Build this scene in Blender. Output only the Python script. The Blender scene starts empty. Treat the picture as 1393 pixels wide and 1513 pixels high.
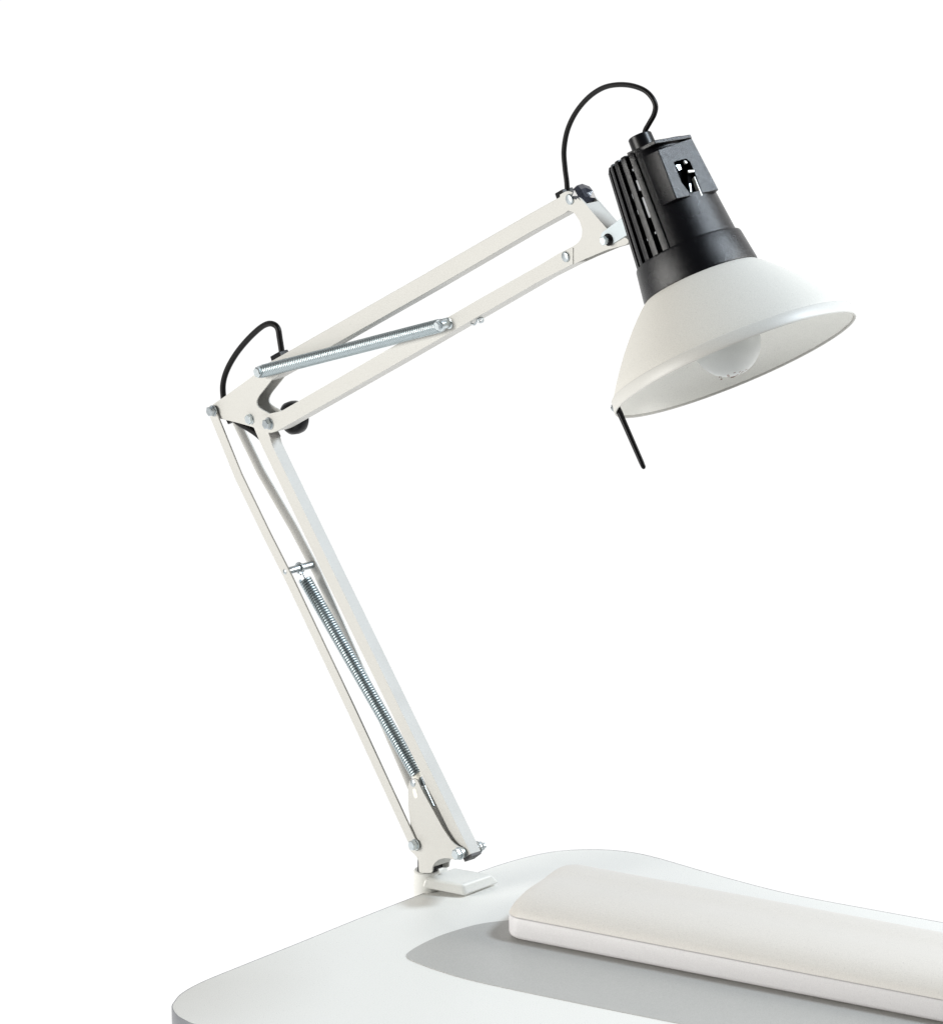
import bpy, bmesh, math, random
from mathutils import Vector, Matrix
random.seed(4)
PI = math.pi
sc = bpy.context.scene
COL = sc.collection

# ------------------------------------------------------------------ camera
PW, PH = 1393.0, 1513.0          # frame of the photograph
F = 7400.0                       # focal length in photo pixels
DIST = 4.0                       # metres from the lens to the lamp foot
PITCH = math.radians(17.0)
r_ = Vector((1, 0, 0))
f_ = Vector((0, math.cos(PITCH), -math.sin(PITCH)))
u_ = Vector((0, math.sin(PITCH), math.cos(PITCH)))
GX, GY = 630.5, 1313.0           # the lamp foot (world origin, on the table top)
CAM = -(r_ * ((GX - PW / 2) / F * DIST) - u_ * ((GY - PH / 2) / F * DIST) + f_ * DIST)
cd = bpy.data.cameras.new('camera')
cd.sensor_fit = 'VERTICAL'; cd.sensor_height = 36.0
cd.lens = F * 36.0 / PH
cd.clip_start = 0.1; cd.clip_end = 60
cam = bpy.data.objects.new('camera', cd); COL.objects.link(cam)
cam.matrix_world = Matrix.Translation(CAM) @ Matrix((
    (r_.x, u_.x, -f_.x, 0), (r_.y, u_.y, -f_.y, 0), (r_.z, u_.z, -f_.z, 0), (0, 0, 0, 1)))
sc.camera = cam

# the lamp's own axes: d along the arms, n across them, z up
PHI = math.radians(48.0)
d = Vector((math.cos(PHI), -math.sin(PHI), 0))
n = Vector((math.sin(PHI), math.cos(PHI), 0))
Z = Vector((0, 0, 1))

def ray(px, py):
    return f_ + r_ * ((px - PW / 2) / F) - u_ * ((py - PH / 2) / F)
def onplane(px, py, p0, nn):
    v = ray(px, py)
    return CAM + v * ((p0 - CAM).dot(nn) / v.dot(nn))
def U(px, py, off=0.0):          # a point on a plane parallel to the arms
    return onplane(px, py, n * off, n)
def T(px, py, z=0.0):            # a point at a height over the table top
    return onplane(px, py, Z * z, Z)
MM = 0.001
K = DIST / F                     # one photo pixel at the lamp foot, metres

# ------------------------------------------------------------------ materials
def mat(name, col, rough=0.4, metal=0.0, speck=0.05, scale=1300, dots=0.0, dotcol=(0.25, 0.24, 0.23),
        bump=0.0, bscale=1500, spec=0.5, coat=0.0):
    gw = 0.03 if max(col) < 0.05 else 0.14
    m = bpy.data.materials.new(name); m.use_nodes = True
    nt = m.node_tree; b = nt.nodes['Principled BSDF']
    b.inputs['Roughness'].default_value = rough
    b.inputs['Metallic'].default_value = metal
    b.inputs['Specular IOR Level'].default_value = spec
    b.inputs['Coat Weight'].default_value = coat
    tc = nt.nodes.new('ShaderNodeTexCoord')
    nz = nt.nodes.new('ShaderNodeTexNoise'); nz.inputs['Scale'].default_value = scale
    nz.inputs['Detail'].default_value = 2.0
    nt.links.new(tc.outputs['Object'], nz.inputs['Vector'])
    mr = nt.nodes.new('ShaderNodeMapRange')
    mr.inputs['From Min'].default_value = 0.25; mr.inputs['From Max'].default_value = 0.75
    mr.inputs['To Min'].default_value = 1 - speck; mr.inputs['To Max'].default_value = 1 + speck
    nt.links.new(nz.outputs['Fac'], mr.inputs['Value'])
    mul = nt.nodes.new('ShaderNodeVectorMath'); mul.operation = 'SCALE'
    mul.inputs[0].default_value = col
    nt.links.new(mr.outputs['Result'], mul.inputs['Scale'])
    out = mul.outputs['Vector']
    if dots > 0:
        n2 = nt.nodes.new('ShaderNodeTexNoise'); n2.inputs['Scale'].default_value = scale * 0.8
        n2.inputs['Detail'].default_value = 1.0
        nt.links.new(tc.outputs['Object'], n2.inputs['Vector'])
        m2 = nt.nodes.new('ShaderNodeMapRange')
        m2.inputs['From Min'].default_value = 0.70; m2.inputs['From Max'].default_value = 0.78
        m2.inputs['To Min'].default_value = 0.0; m2.inputs['To Max'].default_value = dots
        nt.links.new(n2.outputs['Fac'], m2.inputs['Value'])
        mx = nt.nodes.new('ShaderNodeMix'); mx.data_type = 'RGBA'
        nt.links.new(m2.outputs['Result'], mx.inputs['Factor'])
        nt.links.new(out, mx.inputs['A'])
        mx.inputs['B'].default_value = (*dotcol, 1)
        out = mx.outputs['Result']
    nt.links.new(out, b.inputs['Base Color'])
    # handling marks: the gloss wanders a little over the surface
    n4 = nt.nodes.new('ShaderNodeTexNoise'); n4.inputs['Scale'].default_value = 22.0; n4.inputs['Detail'].default_value = 5.0
    nt.links.new(tc.outputs['Object'], n4.inputs['Vector'])
    m4 = nt.nodes.new('ShaderNodeMapRange'); m4.inputs['From Min'].default_value = 0.3; m4.inputs['From Max'].default_value = 0.7
    m4.inputs['To Min'].default_value = rough * (1 - gw); m4.inputs['To Max'].default_value = rough * (1 + gw)
    nt.links.new(n4.outputs['Fac'], m4.inputs['Value'])
    nt.links.new(m4.outputs['Result'], b.inputs['Roughness'])
    if bump > 0:
        n3 = nt.nodes.new('ShaderNodeTexNoise'); n3.inputs['Scale'].default_value = bscale
        n3.inputs['Detail'].default_value = 2.0
        nt.links.new(tc.outputs['Object'], n3.inputs['Vector'])
        bp = nt.nodes.new('ShaderNodeBump'); bp.inputs['Strength'].default_value = bump
        bp.inputs['Distance'].default_value = 0.0004
        nt.links.new(n3.outputs['Fac'], bp.inputs['Height'])
        nt.links.new(bp.outputs['Normal'], b.inputs['Normal'])
    return m

M_PAINT = mat('cream_enamel', (0.50, 0.494, 0.466), 0.46, speck=0.07, dots=0.4, bump=0.08, scale=1500)
M_CLAMP = mat('white_clamp_enamel', (0.62, 0.62, 0.59), 0.33, speck=0.06, dots=0.35, bump=0.06, scale=1500)
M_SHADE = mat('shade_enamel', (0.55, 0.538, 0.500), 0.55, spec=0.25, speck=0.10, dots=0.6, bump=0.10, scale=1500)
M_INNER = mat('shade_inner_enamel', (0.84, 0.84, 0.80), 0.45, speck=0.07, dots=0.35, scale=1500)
M_ZINC = mat('zinc_plate', (0.60, 0.655, 0.675), 0.36, 1.0, speck=0.10, scale=700, bump=0.10)
M_ZINCD = mat('dull_zinc', (0.46, 0.50, 0.52), 0.36, 1.0, speck=0.14, scale=700, bump=0.10)
M_SPRING = mat('spring_steel', (0.43, 0.49, 0.51), 0.40, 1.0, speck=0.08, scale=900)
M_BLACK = mat('black_textured_plastic', (0.003, 0.003, 0.004), 0.27, speck=0.3, scale=1500, bump=0.5, bscale=2400, spec=0.36)
M_BLACKS = mat('black_smooth_plastic', (0.004, 0.004, 0.005), 0.33, speck=0.2, scale=1200, bump=0.1, spec=0.2)
M_RUBBER = mat('black_cable_rubber', (0.004, 0.0036, 0.0036), 0.42, speck=0.2, scale=1200, bump=0.15, spec=0.18)
M_PIT = mat('dark_inside', (0.002, 0.002, 0.0025), 0.7, speck=0.2, spec=0.03)
M_PLUG = mat('grey_end_plug', (0.035, 0.033, 0.036), 0.5, speck=0.2)
M_TABLE = mat('white_laminate', (0.705, 0.70, 0.668), 0.42, speck=0.10, dots=0.65, scale=1300)
M_EDGE = mat('grey_edge_band', (0.17, 0.175, 0.19), 0.45, speck=0.14, scale=1100, dots=0.2)
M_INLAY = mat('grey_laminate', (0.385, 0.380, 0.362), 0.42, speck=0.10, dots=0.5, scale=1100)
M_PAD = mat('cream_vinyl', (0.585, 0.558, 0.518), 0.45, speck=0.08, dots=0.45, scale=1100, bump=0.15, bscale=1700)
M_BASE = mat('white_vinyl_side', (0.60, 0.588, 0.592), 0.45, speck=0.06, dots=0.28, scale=1100, bump=0.12, bscale=1700)
M_WHITE = mat('white_bits', (0.8, 0.78, 0.7), 0.3, speck=0.03)
M_PRINT = mat('brown_print', (0.20, 0.10, 0.06), 0.5, speck=0.1)
M_BULB = mat('frosted_bulb_glass', (0.53, 0.545, 0.535), 0.4, speck=0.04, spec=0.25)
bb = M_BULB.node_tree.nodes['Principled BSDF']
bb.inputs['Subsurface Weight'].default_value = 0.15
bb.inputs['Subsurface Radius'].default_value = (0.01, 0.01, 0.01)

# ------------------------------------------------------------------ mesh helpers
def link(name, bm, m, parent=None, bev=0.0, seg=2, smooth=40):
    bmesh.ops.remove_doubles(bm, verts=bm.verts, dist=1e-6)
    bmesh.ops.recalc_face_normals(bm, faces=bm.faces)
    if bev > 0:
        es = [e for e in bm.edges if len(e.link_faces) == 2 and e.calc_face_angle(0) > math.radians(35)]
        bmesh.ops.bevel(bm, geom=es, offset=bev, segments=seg, profile=0.5, affect='EDGES', clamp_overlap=True)
    me = bpy.data.meshes.new(name)
    bm.to_mesh(me); bm.free()
    for p in me.polygons: p.use_smooth = True
    me.set_sharp_from_angle(angle=math.radians(smooth))
    o = bpy.data.objects.new(name, me); COL.objects.link(o)
    mats = m if isinstance(m, (list, tuple)) else [m]
    for q in mats: me.materials.append(q)
    if bev > 0:
        wn = o.modifiers.new('weighted normals', 'WEIGHTED_NORMAL'); wn.weight = 100; wn.keep_sharp = True
    if parent is not None: o.parent = parent
    return o
def thing(name, label, cat, loc=(0, 0, 0)):
    o = bpy.data.objects.new(name, None); COL.objects.link(o)
    o.location = loc; o['label'] = label; o['category'] = cat
    o.empty_display_size = 0.02
    return o

def catmull(pts, per=8, closed=False):
    P = [Vector(p) for p in pts]; out = []; N = len(P)
    last = N if closed else N - 1
    for i in range(last):
        if closed:
            a, b, c, e = P[(i - 1) % N], P[i], P[(i + 1) % N], P[(i + 2) % N]
        else:
            a, b, c, e = P[max(i - 1, 0)], P[i], P[i + 1], P[min(i + 2, N - 1)]
        for k in range(per):
            t = k / per
            out.append(0.5 * ((2 * b) + (c - a) * t + (2 * a - 5 * b + 4 * c - e) * t * t + (3 * b - a - 3 * c + e) * t ** 3))
    if not closed: out.append(P[-1].copy())
    return out
def fillet(poly, rad, seg=4):
    """2D polygon with rounded corners; rad: one number or a list."""
    N = len(poly); out = []
    for i in range(N):
        p = Vector(poly[i]); a = Vector(poly[i - 1]) - p; b = Vector(poly[(i + 1) % N]) - p
        rr = rad[i] if isinstance(rad, (list, tuple)) else rad
        t = min(rr, a.length * 0.45, b.length * 0.45)
        if t < 0.05: out.append(p); continue
        s, e = p + a.normalized() * t, p + b.normalized() * t
        for k in range(seg + 1):
            w = k / seg
            out.append(s * (1 - w) ** 2 + p * 2 * w * (1 - w) + e * w * w)
    return out

def prism(bm, front, back):
    vf = [bm.verts.new(p) for p in front]; vb = [bm.verts.new(p) for p in back]
    N = len(front)
    bm.faces.new(vf); bm.faces.new(vb[::-1])
    for i in range(N):
        bm.faces.new((vf[i], vb[i], vb[(i + 1) % N], vf[(i + 1) % N]))
def plate(bm, poly, o0, o1, ref=None):
    """outline seen on the plane n = ref, made solid from o0 to o1."""
    ref = o0 if ref is None else ref
    P = [U(x, y, ref) for x, y in poly]
    prism(bm, [p + n * (o0 - ref) for p in P], [p + n * (o1 - ref) for p in P])
def frame_of(ax):
    ax = ax.normalized()
    a = ax.cross(Z if abs(ax.z) < 0.9 else Vector((1, 0, 0))).normalized()
    return a, ax.cross(a).normalized()
def revolve(bm, p0, ax, prof, seg=24, a=None, cap0=True, cap1=True):
    """profile of (distance along ax, radius) turned about ax."""
    ax = ax.normalized()
    if a is None: a, b = frame_of(ax)
    else: b = ax.cross(a)
    rings = []
    for s, r in prof:
        rings.append([bm.verts.new(p0 + ax * s + (a * math.cos(2 * PI * k / seg) + b * math.sin(2 * PI * k / seg)) * r) for k in range(seg)])
    for R0, R1 in zip(rings, rings[1:]):
        for k in range(seg):
            bm.faces.new((R0[k], R0[(k + 1) % seg], R1[(k + 1) % seg], R1[k]))
    if cap0: bm.faces.new(rings[0][::-1])
    if cap1: bm.faces.new(rings[-1])
def tube(bm, pts, rad, seg=10, caps=True, flat=1.0):
    P = [Vector(p) for p in pts]; N = len(P)
    tan = [(P[min(i + 1, N - 1)] - P[max(i - 1, 0)]).normalized() for i in range(N)]
    a, b = frame_of(tan[0]); rings = []
    for i in range(N):
        a = (a - tan[i] * a.dot(tan[i])).normalized(); b = tan[i].cross(a)
        rr = rad[i] if isinstance(rad, (list, tuple)) else rad
        rings.append([bm.verts.new(P[i] + (a * math.cos(2 * PI * k / seg) + b * math.sin(2 * PI * k / seg) * flat) * rr) for k in range(seg)])
    for R0, R1 in zip(rings, rings[1:]):
        for k in range(seg):
            bm.faces.new((R0[k], R0[(k + 1) % seg], R1[(k + 1) % seg], R1[k]))
    if caps:
        bm.faces.new(rings[0][::-1]); bm.faces.new(rings[-1])
def strap(bm, pts, w, th, cap=5):
    """flat bar through 3D points (front face), width w in the arm plane, thickness th along +n, round ends."""
    P = [Vector(p) for p in pts]
    secs = []
    def flat(v): return (v - n * v.dot(n)).normalized()
    N = len(P)
    dirs = [flat(P[i + 1] - P[i]) for i in range(N - 1)]
    for k in range(cap, 0, -1):
        t = PI / 2 * k / cap
        secs.append((P[0] - dirs[0] * w * math.sin(t), dirs[0], w * max(math.cos(t), 0.02)))
    for i in range(N):
        t = dirs[0] if i == 0 else dirs[-1] if i == N - 1 else (dirs[i - 1] + dirs[i]).normalized()
        secs.append((P[i], t, w))
    for k in range(1, cap + 1):
        t = PI / 2 * k / cap
        secs.append((P[-1] + dirs[-1] * w * math.sin(t), dirs[-1], w * max(math.cos(t), 0.02)))
    rings = []
    for p, t, hw in secs:
        s = n.cross(t).normalized() * hw
        rings.append([bm.verts.new(q) for q in (p + s, p - s, p - s + n * th, p + s + n * th)])
    for A, B in zip(rings, rings[1:]):
        for k in range(4): bm.faces.new((A[k], A[(k + 1) % 4], B[(k + 1) % 4], B[k]))
    bm.faces.new(rings[0][::-1]); bm.faces.new(rings[-1])
def hexbolt(bm, p, r, h, ax=None, washer=0.0, stud=0.0, rot=0.3):
    """hex head standing out of p along ax."""
    ax = (-n if ax is None else ax)
    a, b = frame_of(ax); a = a * math.cos(rot) + b * math.sin(rot)
    base = 0.0
    if washer > 0:
        revolve(bm, p, ax, [(-0.0002, washer), (0.0007, washer), (0.0010, washer * 0.93)], 24, a)
        base = 0.001
    revolve(bm, p + ax * base, ax, [(0, r), (h * 0.86, r), (h, r * 0.84)], 6, a)
    if stud > 0:
        revolve(bm, p + ax * (base + h * 0.9), ax, [(0, stud), (h * 0.7, stud), (h * 0.8, stud * 0.8)], 14, a)
def rivet(bm, p, r, h, ax=None):
    ax = (-n if ax is None else ax)
    revolve(bm, p, ax, [(-0.0003, r), (h * 0.55, r), (h * 0.85, r * 0.85), (h, r * 0.5)], 20)
def box_from(bm, c, ax, hx, hy, hz):
    """box about c with axes ax = (x, y, z)"""
    vs = []
    for sx in (-1, 1):
        for sy in (-1, 1):
            for sz in (-1, 1):
                vs.append(bm.verts.new(c + ax[0] * hx * sx + ax[1] * hy * sy + ax[2] * hz * sz))
    for q in ((0, 1, 3, 2), (4, 6, 7, 5), (0, 4, 5, 1), (2, 3, 7, 6), (0, 2, 6, 4), (1, 5, 7, 3)):
        bm.faces.new([vs[i] for i in q])
def coil(p0, p1, R, wire, turns, per=16, seg=6):
    ax = (p1 - p0); L = ax.length; ax.normalize()
    a, b = frame_of(ax); pts = []
    N = int(turns * per)
    for i in range(N + 1):
        t = 2 * PI * i / per
        pts.append(p0 + ax * (L * i / N) + (a * math.cos(t) + b * math.sin(t)) * R)
    bm = bmesh.new(); tube(bm, pts, wire, seg)
    return bm
B = bmesh.new

# ================================================================== TABLE
table = thing('work_table', 'white laminate table top with rounded corners, grey edge and a grey pointed inlay', 'table')
left = [(253.7, 1488), (257.5, 1479.5), (269, 1467), (300, 1450), (360, 1425.5), (445, 1391.5), (530, 1357), (618, 1322.5),
        (708, 1288), (760, 1271), (812, 1259), (862, 1255), (910, 1256.5), (960, 1264.5), (1048, 1289.7),
        (1133, 1312.6), (1198, 1327), (1297, 1345.4), (1393, 1363), (1500, 1383), (1640, 1409)]
right_low = [(1690, 1423), (1705, 1440), (1700, 1465), (1660, 1505), (1500, 1600), (1330, 1690), (1270, 1700), (1200, 1690)]
front = [(900, 1638), (600, 1578), (420, 1542), (330, 1524), (290, 1514.5), (272, 1507), (260, 1499)]
outline = [p.to_2d() for p in catmull([(x, y, 0) for x, y in left + right_low + front], 5, True)]
TH = 0.030
top_pts = [T(x, y, 0.0) for x, y in outline]
# inset copy so that the edge band shows as a thin line round the top
def inset(pts, dd):
    N = len(pts); out = []
    for i in range(N):
        t = (pts[(i + 1) % N] - pts[i - 1]); t.z = 0; t.normalize()
        out.append(pts[i] + Vector((t.y, -t.x, 0)) * dd)
    return out
area = sum(top_pts[i - 1].x * top_pts[i].y - top_pts[i].x * top_pts[i - 1].y for i in range(len(top_pts)))
sg = -1.0 if area > 0 else 1.0
ins = inset(top_pts, sg * 0.0006)
bm = B(); prism(bm, ins, [p - Z * TH for p in ins])
link('table_top', bm, M_TABLE, table, smooth=30)
bm = B()
prof = [(0.0006, -0.001), (0.0006, 0.0001), (0.0003, 0.0001), (0.0, -0.0005), (0.0, -TH + 0.001), (0.0012, -TH - 0.0005)]
rings = []
for w, z in prof:
    rings.append([bm.verts.new(p + Z * z) for p in inset(top_pts, sg * (w + (0.00005 if w > 0.0005 else 0)))])
N = len(top_pts)
for A, Bq in zip(rings, rings[1:]):
    for k in range(N): bm.faces.new((A[k], A[(k + 1) % N], Bq[(k + 1) % N], Bq[k]))
link('edge_band', bm, M_EDGE, table, smooth=50)
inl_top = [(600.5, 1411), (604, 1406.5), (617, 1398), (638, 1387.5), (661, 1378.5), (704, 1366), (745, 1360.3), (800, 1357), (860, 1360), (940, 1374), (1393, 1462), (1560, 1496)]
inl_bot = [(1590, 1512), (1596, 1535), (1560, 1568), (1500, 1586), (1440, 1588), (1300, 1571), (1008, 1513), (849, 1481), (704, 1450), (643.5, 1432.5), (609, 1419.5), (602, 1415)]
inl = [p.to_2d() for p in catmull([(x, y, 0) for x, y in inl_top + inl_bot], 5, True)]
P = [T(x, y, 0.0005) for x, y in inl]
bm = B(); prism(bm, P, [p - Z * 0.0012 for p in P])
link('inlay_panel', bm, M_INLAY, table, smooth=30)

# ================================================================== ARM REST
c0 = T(742.5, 1385.2, 0.0010); c1 = T(1393, 1512.5, 0.0010)
X = (c1 - c0); X.z = 0; X.normalize(); Y = Vector((-X.y, X.x, 0))
rest = thing('arm_rest', 'long cream padded arm rest lying on the grey inlay of the table', 'arm rest', c0)
LEN, WID, HB = 0.62, 0.116, 0.0185
def rr_outline(grow=0.0, rad=0.014, seg=8):
    out = []
    x0, x1, y0, y1 = -grow, LEN + grow, -grow, WID + grow
    for cx, cy, a0 in ((x0 + rad, y0 + rad, PI), (x1 - rad, y0 + rad, 1.5 * PI), (x1 - rad, y1 - rad, 0), (x0 + rad, y1 - rad, 0.5 * PI)):
        for k in range(seg + 1):
            a = a0 + PI / 2 * k / seg
            out.append((cx + rad * math.cos(a), cy + rad * math.sin(a)))
    return out
def place(x, y, z): return X * x + Y * y + Z * z     # local to the arm rest
bm = B(); rings = []
for g, z in ((-0.004, 0.0), (-0.0018, 0.0006), (-0.0005, 0.002), (0.0, 0.004), (0.0, HB - 0.0012), (-0.0004, HB - 0.0004), (-0.0012, HB)):
    rings.append([bm.verts.new(place(x, y, z)) for x, y in rr_outline(g)])
N = len(rings[0])
for A, Bq in zip(rings, rings[1:]):
    for k in range(N): bm.faces.new((A[k], A[(k + 1) % N], Bq[(k + 1) % N], Bq[k]))
bm.faces.new(rings[0][::-1]); bm.faces.new(rings[-1])
link('base', bm, M_BASE, rest, smooth=50)
# padded top: height over the seam along y, brought down towards the ends
PY = [0, 2, 5, 10, 18, 28, 38, 50, 61, 73, 84, 96, 106, 112, 116]
PZ = [0, 4.2, 7.4, 11.2, 14.2, 16.0, 16.6, 15.9, 15.2, 16.3, 16.2, 12.6, 7.0, 3.4, 0]
def _lin(y):
    for i in range(len(PY) - 1):
        if y <= PY[i + 1]: return PZ[i] + (PZ[i + 1] - PZ[i]) * (y - PY[i]) / (PY[i + 1] - PY[i])
    return 0.0
PT = [_lin(i * 0.5) for i in range(233)]
for _ in range(60):
    PT = [PT[0]] + [(PT[i - 1] + 2 * PT[i] + PT[i + 1]) / 4 if i > 8 else (PT[i - 1] + 14 * PT[i] + PT[i + 1]) / 16 for i in range(1, 232)] + [PT[232]]
def padz(y):
    t = max(0.0, min(y * 2000, 231.999)); i = int(t)
    return (PT[i] + (PT[i + 1] - PT[i]) * (t - i)) / 1000
bm = B()
us = [0, 0.0006, 0.0018, 0.004, 0.007, 0.011, 0.016, 0.022, 0.03, 0.04, 0.055, 0.08] + [0.12 + 0.042 * i for i in range(10)]
us = us + [LEN - q for q in us[:12]][::-1]
vs_ = [q / 60 for q in range(61)]
vs_ = [0.5 - 0.5 * math.cos(PI * v) for v in vs_]
grid = []
for x in us:
    e = min(x, LEN - x)
    fe = math.sqrt(max(0.0, 1 - (1 - min(e / 0.022, 1)) ** 2))
    # plan rounding of the corner
    rad = 0.014
    ins_ = rad - math.sqrt(max(0.0, rad * rad - (rad - e) ** 2)) if e < rad else 0.0
    row = []
    for v in vs_:
        y = ins_ + (WID - 2 * ins_) * v
        z = padz(WID * v)
        z = z * (0.05 + 0.95 * fe) if e > 0 else 0.0
        row.append(bm.verts.new(place(x, y, HB + 0.0005 + max(z, 0))))
    grid.append(row)
for A, Bq in zip(grid, grid[1:]):
    for k in range(len(vs_) - 1): bm.faces.new((A[k], A[k + 1], Bq[k + 1], Bq[k]))
o = link('pad', bm, M_PAD, rest, smooth=80)

# ================================================================== LAMP
lamp = thing('desk_lamp', 'cream spring-arm desk lamp with black head and white shade, clamped to the table edge', 'lamp')

# ---- clamp
bm = B()
bot = [T(624.5, 1312.5, 0.0050), T(687, 1325, 0.0008), T(736.5, 1306, 0.0008)]; bot.append(bot[0] + bot[2] - bot[1])
mid = [T(622.5, 1309, 0.0075), T(687.5, 1321, 0.0035), T(737.5, 1302, 0.0035)]; mid.append(mid[0] + mid[2] - mid[1])
top = [T(627, 1296.5, 0.0143), T(683, 1307, 0.0116), T(727, 1291.5, 0.0116)]; top.append(top[0] + top[2] - top[1])
rings = [[bm.verts.new(p) for p in q] for q in (bot, mid, top)]
for A, Bq in zip(rings, rings[1:]):
    for k in range(4): bm.faces.new((A[k], A[(k + 1) % 4], Bq[(k + 1) % 4], Bq[k]))
bm.faces.new(rings[0][::-1]); bm.faces.new(rings[-1])
jaw = link('clamp_jaw', bm, M_CLAMP, lamp, bev=0.0034, seg=5)
RP = 19.3 * K; ZT = 29 * K / math.cos(PITCH)
bm = B(); revolve(bm, Vector((0, 0, 0)), Z, [(-0.045, RP), (ZT - 0.001, RP), (ZT, RP - 0.001), (ZT, RP * 0.62), (ZT - 0.004, RP * 0.6)], 40)
post = link('clamp_post', bm, M_CLAMP, lamp, smooth=35)
bm = B(); revolve(bm, Vector((0, 0, ZT - 0.004)), Z, [(0, RP * 0.36), (0.016, RP * 0.36), (0.0185, RP * 0.30)], 20)
link('pivot_pin', bm, M_ZINCD, lamp, smooth=35)
# the neck joining jaw and post
bm = B()
q = [T(622, 1306, 0.004), T(640, 1308.5, 0.004), T(662, 1294, 0.004)]; q.append(q[0] + q[2] - q[1])
prism(bm, [p + Z * 0.0095 for p in q], [p - Z * 0.003 for p in q])
link('clamp_neck', bm, M_CLAMP, lamp, bev=0.0015, seg=3)

# ---- foot plates
BO = 9.4 * MM
bp = [(609.5, 1149.5), (604.5, 1154), (602.8, 1163), (603, 1193), (605.5, 1211), (607, 1236), (602.5, 1248), (604.5, 1256), (613, 1263), (618, 1271), (618.5, 1290),
      (638.5, 1290), (638.8, 1281), (642, 1275.6), (648, 1270), (659, 1267.6), (672, 1270.5), (681, 1269), (685, 1262), (682, 1253.5), (674, 1249.5), (667, 1243), (654.5, 1224.5), (622.5, 1166), (616.5, 1152)]
bp = fillet(bp, 5)
bm = B(); plate(bm, bp, -BO, -BO + 1.5 * MM)
foot = link('foot_plate', bm, M_PAINT, lamp, bev=0.0004, seg=2)
bm = B(); plate(bm, bp, BO - 1.5 * MM, BO, ref=-BO)
foot2 = link('foot_plate', bm, M_PAINT, lamp, bev=0.0004, seg=2)
for px, py, rr in ((674.5, 1262.3, 7.2),):
    p = U(px, py, -BO - 3 * MM)
    p = p + n * (-BO - p.dot(n))
    bm = B(); hexbolt(bm, p, 8.4 * K, 0.0040, washer=9.6 * K); link('bolt', bm, M_ZINC, foot, smooth=30)
    bm = B(); hexbolt(bm, p + n * (2 * BO), 7.6 * K, 0.0042, ax=n, washer=10 * K, stud=4.4 * K); link('nut', bm, M_ZINC, foot2, smooth=30)
    bm = B(); revolve(bm, p + n * 0.0014, n, [(0, 8 * K), (2 * BO - 0.0028, 8 * K)], 20); link('spacer', bm, M_ZINC, foot, smooth=30)
p = U(610, 1157, -BO)
bm = B(); revolve(bm, p + n * 0.0012, -n, [(0, 5.5 * K), (0.0016, 5.5 * K), (0.0019, 4.5 * K)], 20); link('rivet', bm, M_ZINCD, foot, smooth=30)
bm = B(); plate(bm, fillet([(609, 1165.5), (614, 1165), (617.5, 1177), (614, 1180.5), (611, 1176)], 3), -BO - 0.0002, -BO + 0.0004); link('slot_plate', bm, M_WHITE, foot, smooth=30)

bm = B(); plate(bm, fillet([(614.5, 1265), (630, 1272), (630, 1290), (614.5, 1290)], 2), -BO + 1.6 * MM, BO - 1.6 * MM, ref=-BO)
link('swivel_block', bm, M_BLACKS, foot, bev=0.0004)
bm = B(); plate(bm, [(639, 1281), (642, 1275.6), (648, 1270), (659, 1267.6), (658, 1264), (646, 1266), (638, 1272), (636, 1281)], -BO + 1.45 * MM, BO - 1.45 * MM, ref=-BO)
link('foot_web', bm, M_PAINT, foot)

# ---- lower arm: square tube at the front, two cranked side bars at the back
TO = 5.3 * MM
tp = [(375, 632), (393.2, 628), (402.5, 658.6), (498.8, 858), (695.6, 1262), (683.5, 1268.8), (482.0, 858), (383.4, 652)]
bm = B(); plate(bm, tp, -TO, TO)
ltube = link('lower_tube', bm, M_PAINT, lamp, bev=0.0005, seg=2)
e_t = (U(675, 1262, 0) - U(390, 660, 0)).normalized()      # along the tube, downwards
s_t = n.cross(e_t).normalized()
cb = (U(695.6, 1262, -TO) + U(683.5, 1268.8, -TO)) / 2 + n * TO
hw = (U(695.6, 1262, -TO) - U(683.5, 1268.8, -TO)).length / 2
bm = B(); box_from(bm, cb + e_t * 0.0008, (s_t, n, e_t), hw * 0.96, TO * 0.97, 0.0018)
link('end_plug', bm, M_PLUG, ltube, bev=0.0004)
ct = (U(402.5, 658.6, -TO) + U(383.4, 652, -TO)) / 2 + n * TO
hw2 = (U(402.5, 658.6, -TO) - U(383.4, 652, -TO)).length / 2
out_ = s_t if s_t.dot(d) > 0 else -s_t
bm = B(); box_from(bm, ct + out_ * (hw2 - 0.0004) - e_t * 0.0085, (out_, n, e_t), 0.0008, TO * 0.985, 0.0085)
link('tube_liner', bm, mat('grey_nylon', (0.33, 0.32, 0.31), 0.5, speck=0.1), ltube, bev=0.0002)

BT = 1.6 * MM
path = [(313, 608, -9.8 * MM), (352, 704, -12.2 * MM), (394.5, 792, -14.8 * MM), (427.5, 857, -15.2 * MM), (519, 1050, -13.4 * MM), (611, 1248.5, -11.3 * MM)]
pts = [U(*q) for q in path]
bm = B(); strap(bm, pts, 9.2 * K, BT)
bar = link('side_bar', bm, M_PAINT, lamp, bev=0.0003, seg=1)
mir = [p - n * (2 * p.dot(n)) - n * BT for p in pts]
bm = B(); strap(bm, mir, 9.2 * K, BT)
bar2 = link('side_bar', bm, M_PAINT, lamp, bev=0.0003, seg=1)
for px, py, off in ((312.5, 607.5, -9.8 * MM), (611, 1248.7, -11.3 * MM)):
    p = U(px, py, off - 2 * MM); p = p + n * (off - p.dot(n))
    bm = B(); hexbolt(bm, p, 7.8 * K, 0.0038, washer=8.4 * K); link('bolt', bm, M_ZINC if py > 900 else M_ZINCD, bar, smooth=30)
    bm = B(); revolve(bm, p + n * 0.0013, n, [(0, 3.2 * K), (-2 * off - 0.0026, 3.2 * K)], 14); link('bolt_shank', bm, M_ZINCD, bar, smooth=30)
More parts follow.
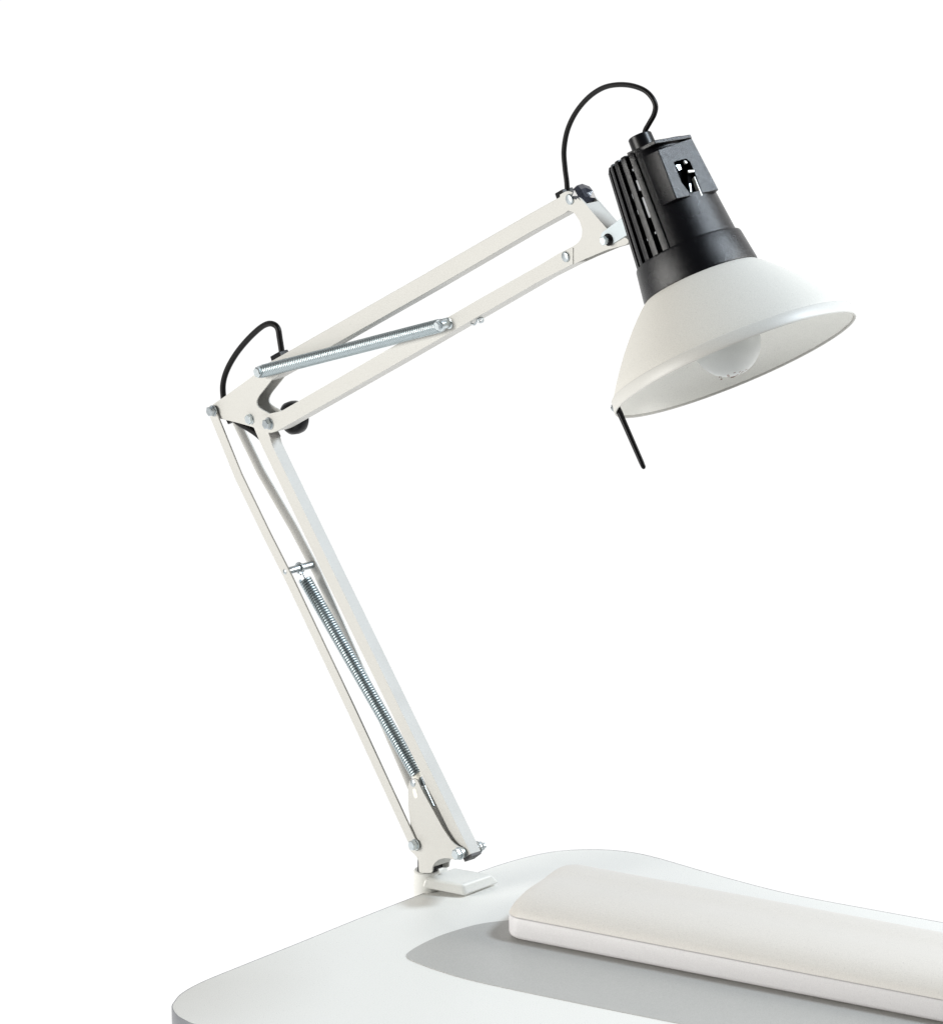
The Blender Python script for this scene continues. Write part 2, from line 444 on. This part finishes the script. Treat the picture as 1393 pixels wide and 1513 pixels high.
# cross pin between the bars and the long tension spring
pa = U(421, 845, -15.1 * MM)
bm = B(); revolve(bm, pa + n * 0.0011, n, [(0, 5.6 * K), (2 * 15.1 * MM - 0.0022, 5.6 * K)], 24)
link('cross_pin', bm, M_ZINCD, lamp, smooth=35)
bm = B(); rivet(bm, pa, 4.0 * K, 0.0006); link('pin_end', bm, M_ZINCD, bar, smooth=30)
pm = pa + n * (pa.dot(n) * -1.0 + 0.2 * MM)
s0 = U(450.5, 856, 0.3 * MM); s1 = U(615.5, 1144, 0.0)
spr = link('tension_spring', coil(s0, s1, 8.2 * K, 1.95 * K, 84, 18, 8), M_SPRING, lamp, smooth=60)
ring = []
sd = (s1 - s0).normalized()
for k in range(20):
    a = 2 * PI * k / 19
    ring.append(pm + (sd * math.cos(a) + n.cross(sd) * math.sin(a)) * (7.6 * K) + n * (k / 19 - 0.5) * 3.4 * K)
bm = B(); tube(bm, ring, 1.7 * K, 8); tube(bm, [pm + sd * 7.6 * K + n * 1.5 * K, s0 + sd * 2 * K + n * 1.5 * K], 1.7 * K, 8)
tube(bm, [pm + sd * 6 * K - n * 1.5 * K - d * 8 * K, pm + sd * 12 * K - n * 2.5 * K - d * 2 * K], 1.0 * K, 8)
link('spring_hook', bm, M_ZINC, spr, smooth=60)
h0 = s1; h1 = U(626, 1162, 0.5 * MM); h2 = U(640, 1192, 0.5 * MM)
bm = B(); tube(bm, [h0 - sd * 2 * K, h0 + sd * 5 * K, U(622, 1153, 0)], [8 * K, 6.5 * K, 3 * K], 12)
link('spring_hook', bm, M_WHITE, spr, smooth=60)
bm = B()
L = (h1 - U(620, 1149, 0)).length; a0 = U(620, 1149, 0); ad = (h1 - a0).normalized()
prof = []
for k in range(8): prof += [(L * k / 8, 4.4 * K), (L * (k + 0.5) / 8, 3.5 * K)]
revolve(bm, a0, ad, prof, 14); link('adjusting_screw', bm, M_ZINCD, lamp, smooth=60)
bm = B(); revolve(bm, h1, (h2 - h1), [(0, 3.4 * K), ((h2 - h1).length, 3.2 * K)], 14); link('adjusting_rod', bm, M_ZINC, lamp, smooth=60)

# ---- elbow bracket: two cheek plates joined by a web
EO = 7.0 * MM
ep = [(314, 598), (345, 576.5), (379, 551.5), (394, 541), (411, 543), (403.5, 559), (382, 586), (378.7, 594), (380.5, 600.5), (387, 605.5), (398, 611), (405, 622), (401, 633), (389, 636.5), (373, 631), (349, 624.3), (326, 619), (311, 615), (306, 606)]
ep = fillet(ep, 5)
bm = B(); plate(bm, ep, -EO, -EO + 1.4 * MM)
elb = link('elbow_plate', bm, M_PAINT, lamp, bev=0.0004)
bm = B(); plate(bm, ep, EO - 1.4 * MM, EO, ref=-EO)
elb2 = link('elbow_plate', bm, M_PAINT, lamp, bev=0.0004)
wp = [(321, 595), (345, 577.8), (379, 553.0), (380, 556.5), (346, 581), (322, 598.5)]
bm = B(); plate(bm, wp, -EO + 1.3 * MM, EO - 1.3 * MM, ref=-EO)
link('elbow_web', bm, M_PAINT, lamp, bev=0.0003)
p = U(368.5, 619.5, -EO - 1.5 * MM); p = p + n * (-EO - p.dot(n))
bm = B(); hexbolt(bm, p, 7.6 * K, 0.0026, washer=7.8 * K, rot=0.8); link('bolt', bm, M_ZINC, elb, smooth=30)
bm = B(); revolve(bm, p + n * 0.0012, n, [(0, 4 * K), (2 * EO - 0.0024, 4 * K)], 14); link('bolt_shank', bm, M_ZINCD, elb, smooth=30)

# ---- upper arm
AO = 7.3 * MM
ub = [(377, 549), (390, 539.5), (427, 518.5), (582, 430.3), (780, 316.8), (829, 289.5), (840, 284), (850, 290), (848, 303), (835, 315), (780, 345), (634, 430), (484, 515), (403, 560.5), (390, 566), (379, 560)]
bm = B(); plate(bm, fillet(ub, [6, 2, 2, 2, 2, 2, 6, 6, 5, 2, 2, 2, 2, 2, 6, 6]), -AO, AO)
uarm = link('upper_bar', bm, M_PAINT, lamp, bev=0.0009)
lb = [(384, 620), (388, 614), (397, 611.5), (415.6, 607.5), (592.6, 505), (666, 466.3), (711, 440), (800, 390), (826, 374), (846, 366), (846, 390), (800, 413.3), (592.6, 533.2), (510, 580), (409, 637), (400, 640), (390, 637.5), (384, 630)]
AO2 = 7.9 * MM
bm = B(); plate(bm, fillet(lb, [4, 4, 4, 3, 2, 2, 2, 2, 2, 1, 1, 2, 2, 2, 4, 4, 4, 4]), -AO2, AO2, ref=-AO2)
larm = link('lower_bar', bm, M_PAINT, lamp, bev=0.0009)
p = U(395.5, 626.3, -AO2 - 2 * MM); p = p + n * (-AO2 - p.dot(n))
bm = B(); hexbolt(bm, p, 7.8 * K, 0.0040, washer=9.4 * K); link('bolt', bm, M_ZINCD, larm, smooth=30)
piv = p
p = U(835.5, 379.3, -AO2 - 0.4 * MM); p = p + n * (-AO2 - p.dot(n))
bm = B(); rivet(bm, p, 7.4 * K, 0.0018); link('rivet', bm, M_ZINCD, larm, smooth=30)
p = U(841.5, 294.5, -AO - 0.4 * MM); p = p + n * (-AO - p.dot(n))
bm = B(); rivet(bm, p, 7.4 * K, 0.0018); link('rivet', bm, M_ZINCD, uarm, smooth=30)
# locking knob on the far end of the elbow bolt
kc = piv + n * (AO2 + 14.5 * MM)
bm = B(); revolve(bm, piv + n * (2 * AO2 - 0.0005), n, [(0, 7 * K), (0.0085, 7 * K)], 18)
prof = [(-0.004, 12 * K), (-0.0035, 20 * K), (-0.001, 24.5 * K), (0.004, 25.5 * K), (0.0075, 24.5 * K), (0.0095, 21 * K), (0.0105, 14 * K), (0.0108, 5 * K)]
prof = [(s + 0.0, r) for s, r in prof]
revolve(bm, kc, n, prof, 36)
link('locking_knob', bm, M_BLACKS, larm, smooth=50)
# pair of springs alongside the upper arm
SO = AO + 5.5 * MM
for k, (sgn, off) in enumerate(((-1, -13.4 * MM), (1, 13.4 * MM))):
    a = U(384, 549.5, -13.4 * MM); b = U(652, 480.5, -13.4 * MM)
    ax = (b - a).normalized(); mv = n * (off + 13.4 * MM)
    a2, b2 = a + mv, b + mv
    sp = link('tension_spring', coil(a2 + ax * 8 * K, b2 - ax * 4 * K, 7.4 * K, 2.5 * K, 100, 18, 10), M_SPRING, lamp, smooth=60)
    for q, s in ((a2, 1), (b2, -1)):
        rg = []
        for j in range(18):
            t = 2 * PI * j / 17
            rg.append(q + (ax * math.cos(t) + n.cross(ax) * math.sin(t)) * 7.6 * K)
        bm = B(); tube(bm, rg, 1.6 * K, 8); link('spring_hook', bm, M_ZINCD, sp, smooth=60)
# bolts the springs hang on
p = a = U(381, 550.3, -19.5 * MM)
q0 = p + n * (-18.6 * MM - p.dot(n))
bm = B(); hexbolt(bm, q0 + n * 2 * MM, 8.2 * K, 0.0044, rot=0.9); link('spring_bolt', bm, M_ZINC, lamp, smooth=30)
bm = B(); revolve(bm, q0 + n * 2 * MM, n, [(0, 4.6 * K), (36 * MM, 4.6 * K)], 16)
revolve(bm, q0 + n * 2.2 * MM, n, [(0, 9.5 * K), (0.0012, 9.5 * K)], 20); link('spring_pin', bm, M_ZINCD, lamp, smooth=30)
p = U(650, 480.5, -16.6 * MM)
bm = B(); hexbolt(bm, p, 6.6 * K, 0.0030, rot=0.5, washer=8.5 * K); link('spring_bolt', bm, M_ZINC, lamp, smooth=30)
bm = B(); revolve(bm, p + n * 0.0002, n, [(0, 6.5 * K), (0.008, 6.5 * K), (0.0085, 8.2 * K), (0.0105, 8.2 * K), (0.011, 7.2 * K), (36 * MM, 7.2 * K)], 24)
link('spring_pin', bm, M_ZINC, lamp, smooth=30)
# little wire clip under the lower bar
bm = B()
w = [(696, 478, 0), (701, 479.5, 0), (704, 475, 0), (708, 471, 0), (713, 470.5, 0), (713, 475, 0), (708, 476, 0), (706, 470, 0)]
tube(bm, catmull([U(x, y, -2 * MM) for x, y, o_ in w], 5), 1.5 * K, 8)
link('wire_clip', bm, M_ZINCD, larm, smooth=60)

# ---- head bracket
HO = 7.2 * MM
hp = [(827, 287.5), (838, 281.5), (850, 286), (862, 298.5), (895, 336.5), (908, 347), (926, 352), (929, 357), (925, 361.5), (895, 369.6), (864, 382.5), (830, 398), (826, 374.5), (846, 364.2), (854.5, 358), (859, 350.5), (860, 340), (856.3, 327), (847.5, 314), (839, 310.5), (826, 318)]
hp = fillet(hp, [1, 5, 5, 3, 3, 4, 3, 3, 3, 3, 3, 1, 1, 5, 4, 4, 4, 4, 3, 3, 1])
bm = B(); plate(bm, hp, -HO, -HO + 1.3 * MM)
hb = link('head_bracket', bm, M_PAINT, lamp, bev=0.0004)
bm = B(); plate(bm, hp, HO - 1.3 * MM, HO, ref=-HO)
link('head_bracket', bm, M_PAINT, lamp, bev=0.0004)
wb = [(864, 301), (895, 336.5), (907, 346.5), (905, 349.5), (893, 339.5), (862, 304)]
bm = B(); plate(bm, wb, -HO + 1.2 * MM, HO - 1.2 * MM, ref=-HO)
link('bracket_web', bm, M_PAINT, lamp, bev=0.0003)
# moulded black plug with ragged glossy faces in the top of the bracket
bm = B()
cpl = U(860.5, 291.5, 0.0)
mv = bmesh.ops.create_icosphere(bm, subdivisions=2, radius=1.0)['verts']
for v in mv:
    c = v.co.copy(); k = 1 + random.uniform(-0.28, 0.28)
    v.co = cpl + (n * c.x * 8.6 * MM + (d * 0.7 - Z * 0.72) * c.y * 8.6 * MM + (d * 0.72 + Z * 0.7) * c.z * 7.0 * MM) * k
plug = link('bracket_plug', bm, mat('black_glossy_plastic', (0.03, 0.032, 0.042), 0.16, speck=0.3, scale=600, bump=0.3, bscale=500), lamp, smooth=8)
# zinc lugs that carry the head
LO = 8.6 * MM
lp = [(887, 347.5), (889, 343.5), (916, 323.0), (950, 304), (964, 332), (924, 348.5), (906, 359.5), (897, 362), (889, 358.5)]
lp = fillet(lp, [3, 3, 1, 1, 1, 2, 4, 4, 4])
bm = B(); plate(bm, lp, -LO, -LO + 1.4 * MM)
lug = link('head_lug', bm, mat('blue_zinc', (0.46, 0.51, 0.53), 0.5, 0.4, speck=0.06, scale=900), lamp, bev=0.0004)
bm = B(); plate(bm, lp, LO - 1.4 * MM, LO, ref=-LO)
link('head_lug', bm, lug.data.materials[0], lamp, bev=0.0004)
p = U(899, 354.0, -LO)
bm = B(); revolve(bm, p + n * 0.0004, -n, [(0, 8.6 * K), (0.0014, 8.6 * K), (0.0018, 7.6 * K)], 24); link('washer', bm, M_BLACKS, lug, smooth=30)
bm = B(); revolve(bm, p - n * 0.0005, -n, [(0, 4.4 * K), (0.0040, 4.4 * K)], 16)
hexbolt(bm, p - n * 0.0040, 6.6 * K, 0.0024, rot=0.4); link('bolt', bm, M_ZINC, lug, smooth=30)

# ---- lamp head
A0 = U(959, 232, 0.0); A1 = U(1086, 539, 0.0)
ax = (A1 - A0).normalized()
e = n.cross(ax).normalized()
if e.dot(d) < 0: e = -e
KH = (A0 - CAM).dot(f_) / F
S_OF = (A1 - A0).length / 333.0
back = -ray(1000, 300).normalized()
qv = (back - ax * back.dot(ax)).normalized()
pv = qv.cross(ax).normalized()
if pv.dot(r_) < 0: pv = -pv
def hd(b):                       # direction round the axis: 0 = right in view, 90 = towards the lens
    return pv * math.cos(b) + qv * math.sin(b)
be = math.atan2(e.dot(qv), e.dot(pv))
eb = hd(math.radians(52)); nb = eb.cross(ax).normalized()
if nb.dot(n) < 0: nb = -nb
def HP(s, r, dirv): return A0 + ax * (s * S_OF) + dirv * (r * KH)

# housing: smooth on the switch side, vertical fins on the rest
def rs(s): return 62.5 + 15.0 * max(s, -6) / 152.0
ths = []
lim = math.radians(61)
m_ = 26
for k in range(m_ + 1): ths.append((-lim + 2 * lim * k / m_, 0.0))
nf = 17
span = 2 * PI - 2 * lim
for k in range(nf):
    t0 = lim + span * k / nf; w = span / nf
    ths += [(t0 + w * 0.02, -8.5), (t0 + w * 0.42, -8.5), (t0 + w * 0.44, 2.6), (t0 + w * 0.70, 3.2), (t0 + w * 0.96, 2.6)]
ths += [(2 * PI - lim - 0.002, -8.5)]
ss = [-5, 0, 6.5, 7, 20, 45, 70, 84.5, 85, 95, 120, 140, 150, 153]
th_b = be - math.radians(52)
bm = B(); rings = []
for s in ss:
    rw = []
    for t, dr in ths:
        dd = e * math.cos(t) + n * math.sin(t)
        k = dr
        if s >= 153: k = min(dr, 0) if dr > 0 else dr
        if s <= -5 and dr > 0: k = dr - 2.0
        if 7 <= s <= 84.5 and abs((t - th_b + PI) % (2 * PI) - PI) < math.radians(25):
            k = 42 - rs(s)          # well behind the switch opening
        rw.append(bm.verts.new(HP(s, rs(s) + k, dd)))
    rings.append(rw)
N = len(ths)
for A, Bq in zip(rings, rings[1:]):
    for k in range(N): bm.faces.new((A[k], A[(k + 1) % N], Bq[(k + 1) % N], Bq[k]))
bm.faces.new(rings[0][::-1]); bm.faces.new(rings[-1])
house = link('lamp_housing', bm, M_BLACK, lamp, smooth=28)
# collar
bm = B()
prof = [(150, 79.5), (151.5, 82.5), (154, 83.5), (198, 90.0), (201, 89.6), (202, 87.0), (202, 60)]
revolve(bm, A0, ax, [(s * S_OF, r * KH) for s, r in prof], 72, e)
link('collar', bm, M_BLACK, house, smooth=32)
# top cap plate
bm = B(); loop = []
Dq = 68.0
loop += [(Dq + 0.5, -33.5), (Dq + 0.5, 33.5)]
for k in range(6):
    t = math.radians(40 + 5 * k); loop.append((63.5 * math.cos(t), 63.5 * math.sin(t)))
for k in range(5, -1, -1):
    t = -math.radians(40 + 5 * k); loop.append((63.5 * math.cos(t), 63.5 * math.sin(t)))
prism(bm, [HP(-3.2 + 0.068 * b, 1, eb * a + nb * b) for a, b in loop], [HP(2.8 + 0.068 * b, 1, eb * a + nb * b) for a, b in loop])
link('top_cap', bm, M_BLACK, house, bev=0.0006, seg=2, smooth=50)
# switch box
bm = B()
def bx(s, x, h): return HP(s, 1, eb * x + nb * h)
fr = [bx(10, Dq, -33), bx(4.5, Dq, 33), bx(91, Dq + 4.3, 39), bx(88.5, Dq + 4.3, -39.5)]
bk = [bx(10, 46, -50), bx(4.5, 46, 40), bx(91, 50, 44), bx(88.5, 50, -55)]
prism(bm, fr, bk)
boxo = link('switch_box', bm, M_BLACK, house, bev=0.0005)
fn = (fr[1] - fr[0]).cross(fr[3] - fr[0]).normalized()
if fn.dot(eb) < 0: fn = -fn
def FP(px, py, dep=0.0): return onplane(px, py, fr[0] - fn * dep, fn)
rec = [(995, 240), (999, 237.5), (1014, 234), (1019.5, 239), (1026, 254), (1039.5, 291), (1023, 294.5), (1015.5, 281), (1006.5, 270)]
bm = B(); P = [FP(x, y) for x, y in rec]
prism(bm, [p + fn * 0.004 for p in P], [p - fn * 0.0085 for p in P])
cut = link('cutter', bm, M_PIT)
md = boxo.modifiers.new('cut', 'BOOLEAN'); md.object = cut; md.operation = 'DIFFERENCE'; md.solver = 'EXACT'
bpy.context.view_layer.update()
dg = bpy.context.evaluated_depsgraph_get()
newme = bpy.data.meshes.new_from_object(boxo.evaluated_get(dg))
boxo.modifiers.clear(); old = boxo.data; boxo.data = newme; newme.name = 'switch_box'
bpy.data.objects.remove(cut)
for p_ in newme.polygons: p_.use_smooth = False
# dark sheet on the recess floor: the shade in there put into its colour
bm = B(); P = [FP(x, y, 0.0080) for x, y in rec]
bm.faces.new([bm.verts.new(p) for p in P]); link('recess_floor', bm, M_PIT, boxo)
# toggle in the recess, and pale chips that imitate the glints on it
def chip(name, poly, dep, th, m, bev=0.0002):
    P = [FP(x, y, dep) for x, y in poly]
    bm = B(); prism(bm, P, [p - fn * th for p in P])
    return link(name, bm, m, boxo, bev=bev)
chip('toggle', [(1014, 251), (1021, 250), (1022.5, 262), (1020.5, 283), (1018.5, 284), (1016, 272)], 0.0035, 0.004, M_PIT, 0.0006)
chip('toggle_glint', [(1016.2, 251.3), (1025.3, 250.8), (1025.8, 253.7), (1017, 254.7)], -0.0002, 0.0012, M_WHITE)
chip('glint_strip', [(1025, 261), (1026.3, 260.6), (1037.6, 288.3), (1036, 289.8)], 0.0006, 0.004, M_WHITE)
chip('glint_chip', [(998, 244), (1004.2, 243), (1006.3, 249.5), (1003, 252)], 0.0030, 0.002, M_ZINC)
chip('glint_chip', [(1010.3, 237.2), (1014, 236.6), (1016.2, 240.6), (1012.5, 241.4)], 0.0015, 0.002, M_WHITE)
chip('glint_chip', [(1018, 271), (1020, 271), (1021.5, 283), (1020, 284)], 0.0009, 0.002, M_ZINC)
# cable gland
gd = HP(0, 1, e * 4.0 - n * 6)
bm = B(); revolve(bm, gd, ax, [(-34 * S_OF, 11 * KH), (-33.5 * S_OF, 17 * KH), (-32 * S_OF, 18.3 * KH), (-2 * S_OF, 19.3 * KH)], 28)
link('cable_gland', bm, M_BLACKS, house, smooth=30)
# pale strips in two of the slots, painted stand-ins for glints
def slotdir(k): 
    t = lim + span * k / nf + span / nf * 0.21
    return e * math.cos(t) + n * math.sin(t)
M_GLINT = mat('pale_glint', (0.30, 0.31, 0.33), 0.5, speck=0.3, scale=900)
def sliver(k, s0_, s1_, wd):
    dd = slotdir(k); tt = ax.cross(dd)
    bm = B(); q = []
    for s, w in ((s0_, -wd), (s0_, wd), (s1_, wd), (s1_, -wd)):
        q.append(HP(s, rs(s) - 2.0, dd) + tt * (w * KH))
    prism(bm, q, [p - dd * 0.0008 for p in q])
    link('slot_glint', bm, M_GLINT, house)
kk = nf - 1
sliver(kk, 36, 52, 1.5); sliver(kk, 63, 95, 1.7); sliver(kk - 1, 50, 58, 0.9); sliver(kk - 1, 76, 82, 1.0); sliver(kk, 118, 121, 0.9); sliver(kk - 1, 121, 124, 0.9); sliver(kk, 18, 21, 0.9)

# ---- shade
outer = [(196, 82), (200.5, 87.0), (203, 91), (210, 99.5), (219, 109), (231, 121), (242, 131), (260, 146.5), (278, 160.5), (296, 173.5), (312, 184.0)]
inner = [(s + 1.5, r - 2.6) for s, r in outer][::-1]
bm = B()
seg = 112
a_ = e
revolve(bm, A0, ax, [(s * S_OF, r * KH) for s, r in outer + [(318, 186.0), (331, 188.6), (331, 186.6), (317, 184)] + inner[1:]], seg, a_, False, False)
shade = link('lamp_shade', bm, [M_SHADE, M_INNER], lamp, smooth=40)
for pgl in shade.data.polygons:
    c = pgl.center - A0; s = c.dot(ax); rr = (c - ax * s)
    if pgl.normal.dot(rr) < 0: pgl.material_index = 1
bm = B()
prof = [(315.5, 184.9), (315.7, 188.2), (317.0, 189.4), (331.5, 191.4), (333.5, 191.2), (334.5, 190.0), (334, 188.0), (330, 187.6)]
revolve(bm, A0, ax, [(s * S_OF, r * KH) for s, r in prof], seg, a_, False, False)
rim = link('rim_band', bm, M_PAINT, shade, smooth=50)
# handle rod hung from the rim, and its rivet
hl = hd(math.radians(176))
b0 = HP(322, 184.0, hl); b1 = HP(425, 181.5, hl)
bm = B()
L = b1 - b0
tube(bm, [b0, b0 + L * 0.12, b0 + L * 0.3, b0 + L * 0.9, b0 + L * 0.975, b1], [4.0 * KH, 4.6 * KH, 4.2 * KH, 3.9 * KH, 3.4 * KH, 1.6 * KH], 16)
link('handle_rod', bm, M_BLACKS, shade, smooth=50)
bm = B(); pr = HP(326, 189.5, hl)
revolve(bm, pr, hl, [(0, 6.5 * KH), (1.5 * KH, 6.5 * KH), (2.2 * KH, 5.2 * KH)], 20)
revolve(bm, pr + hl * 2 * KH - ax * 0.6 * KH, hl, [(0, 3.4 * KH), (1.6 * KH, 3.2 * KH)], 14)
link('handle_rivet', bm, M_ZINCD, shade, smooth=40)

# ---- bulb
bc, br = 297.0, 51.0
prof = [(203, 24), (215, 25), (230, 28), (245, 33)]
for k in range(19):
    t = math.radians(128 - 128 * k / 18)
    prof.append((bc + br * math.cos(t), br * math.sin(t) + 0.02))
bm = B(); revolve(bm, A0, ax, [(s * S_OF, r * KH) for s, r in prof], 56, e)
bulb = link('light_bulb', bm, M_BULB, lamp, smooth=60)
C0 = A0 + ax * (bc * S_OF); RB = br * KH
def onbulb(px, py):
    v = ray(px, py).normalized(); oc = CAM - C0
    b = oc.dot(v); disc = b * b - (oc.dot(oc) - (RB * 1.003) ** 2)
    disc = max(disc, 0.0)
    return CAM + v * (-b - math.sqrt(disc))
bm = B()
for st in ([(1061.5, 557.5), (1064, 556.5), (1066, 557)], [(1064, 560.5), (1066.5, 560)], [(1074, 554), (1075.5, 556.5), (1078, 556.5)], [(1075, 553.5), (1077.5, 555.5)],
           [(1079, 557.5), (1083, 557.0), (1087, 554.5), (1090, 552.5)], [(1083, 551), (1086.5, 549.5)], [(1091, 550), (1093.5, 548)], [(1093, 552), (1096, 549), (1098, 548.2)], [(1100, 546.6), (1103, 545.2)]):
    tube(bm, [onbulb(*q) for q in st], 0.75 * KH, 6)
link('printed_marks', bm, M_PRINT, bulb, smooth=60)

# ---- cables
cab = [(952, 204, 0), (953, 193, 0), (959, 182, 0), (966, 169, 0), (968, 156, 0), (962, 143, 0), (950, 132.5, 0), (930, 126, 0), (908, 125.5, 0), (888, 131, 0), (868, 145, 0), (850, 167, 0), (838, 193, 0), (833, 222, 0), (834.5, 248, 0), (837, 268, 0), (838.5, 290, 0)]
def cabpt(x, y, i, N): 
    return U(x, y, 0.0)
pts = [U(x, y, 0.0) for x, y, o_ in cab]
bm = B(); tube(bm, catmull(pts, 8), 4.0 * KH, 12); link('power_cable', bm, M_RUBBER, lamp, smooth=60)
cab2 = [(341, 625), (334, 608), (330.5, 588), (330, 567), (336, 546), (349, 523), (366, 502), (384, 485), (396, 478.5), (405, 479.5), (411, 486), (413.5, 500), (416, 516), (418, 531)]
bm = B(); tube(bm, catmull([U(x, y, 0.0) for x, y in cab2], 8), 4.5 * K, 12); link('power_cable', bm, M_RUBBER, lamp, smooth=60)
cab3 = [(336, 606), (344, 617), (355, 626), (368, 633), (381, 642), (396, 656)]
bm = B(); tube(bm, catmull([U(x, y, 0.0) for x, y in cab3], 6), 5.0 * K, 12); link('power_cable', bm, M_RUBBER, lamp, smooth=60)
def grommet(px, py, hx, hz, hy):
    c = U(px, py, 0.0)
    da = (U(582, 430.3, 0) - U(427, 518.5, 0)).normalized()
    bm = B(); box_from(bm, c, (da, n, n.cross(da)), hx * K, hy, hz * K)
    link('cable_grommet', bm, M_BLACKS, lamp, bev=0.0008)
grommet(414, 526.5, 13, 5.5, 4.5 * MM)
grommet(835, 288.0, 9, 7, 5.5 * MM)

# ================================================================== LIGHT
W = bpy.data.worlds.new('World'); sc.world = W; W.use_nodes = True
nt = W.node_tree; bg = nt.nodes['Background']
tc = nt.nodes.new('ShaderNodeTexCoord')
sx = nt.nodes.new('ShaderNodeSeparateXYZ'); nt.links.new(tc.outputs['Generated'], sx.inputs[0])
mr = nt.nodes.new('ShaderNodeMapRange'); mr.interpolation_type = 'SMOOTHSTEP'
mr.inputs['From Min'].default_value = 0.20; mr.inputs['From Max'].default_value = 0.84
mr.inputs['To Min'].default_value = 0.035; mr.inputs['To Max'].default_value = 1.04
nt.links.new(sx.outputs['Y'], mr.inputs['Value'])
# bright rear for the white background; glow from below is added unseen fill
m2 = nt.nodes.new('ShaderNodeMapRange'); m2.interpolation_type = 'SMOOTHSTEP'
m2.inputs['From Min'].default_value = -0.05; m2.inputs['From Max'].default_value = -0.50
m2.inputs['To Min'].default_value = 0.0; m2.inputs['To Max'].default_value = 1.3
nt.links.new(sx.outputs['Z'], m2.inputs['Value'])
mxx = nt.nodes.new('ShaderNodeMath'); mxx.operation = 'MAXIMUM'
nt.links.new(mr.outputs['Result'], mxx.inputs[0]); nt.links.new(m2.outputs['Result'], mxx.inputs[1])
nt.links.new(mxx.outputs[0], bg.inputs['Strength'])
bg.inputs['Color'].default_value = (1, 1, 1, 1)

def area_light(name, loc, target, size, power, col=(1, 1, 1), sy=None):
    l = bpy.data.lights.new(name, 'AREA'); l.energy = power; l.color = col
    l.shape = 'RECTANGLE'; l.size = size; l.size_y = sy or size
    o = bpy.data.objects.new(name, l); COL.objects.link(o)
    o.location = loc
    o.rotation_euler = (Vector(target) - Vector(loc)).to_track_quat('-Z', 'Y').to_euler()
    return o
area_light('key_softbox', (-4.0, -1.85, 0.95), (0.1, 0, 0.35), 2.0, 250, (1.0, 0.985, 0.95))
hp_ = (fr[0] + fr[2]) / 2
tv = (CAM - hp_).normalized()
rf = fn * (2 * fn.dot(tv)) - tv          # where the switch face mirrors the room from
print('SIDE', tuple(round(q, 3) for q in rf), 'fn', tuple(round(q, 3) for q in fn))
area_light('side_softbox', hp_ + rf * 1.75, hp_, 0.42, 42, (0.80, 0.90, 1.0))
area_light('rim_softbox', Vector((0.2, -0.1, 0.4)) + Vector((0.93, 0.04, 0.34)) * 2.0, (0.2, -0.1, 0.4), 0.9, 29, (1.0, 0.985, 0.955))

vs = sc.view_settings
vs.view_transform = 'Standard'; vs.look = 'None'; vs.exposure = 0.0; vs.gamma = 1.0; vs.use_curve_mapping = False
sc.render.film_transparent = False
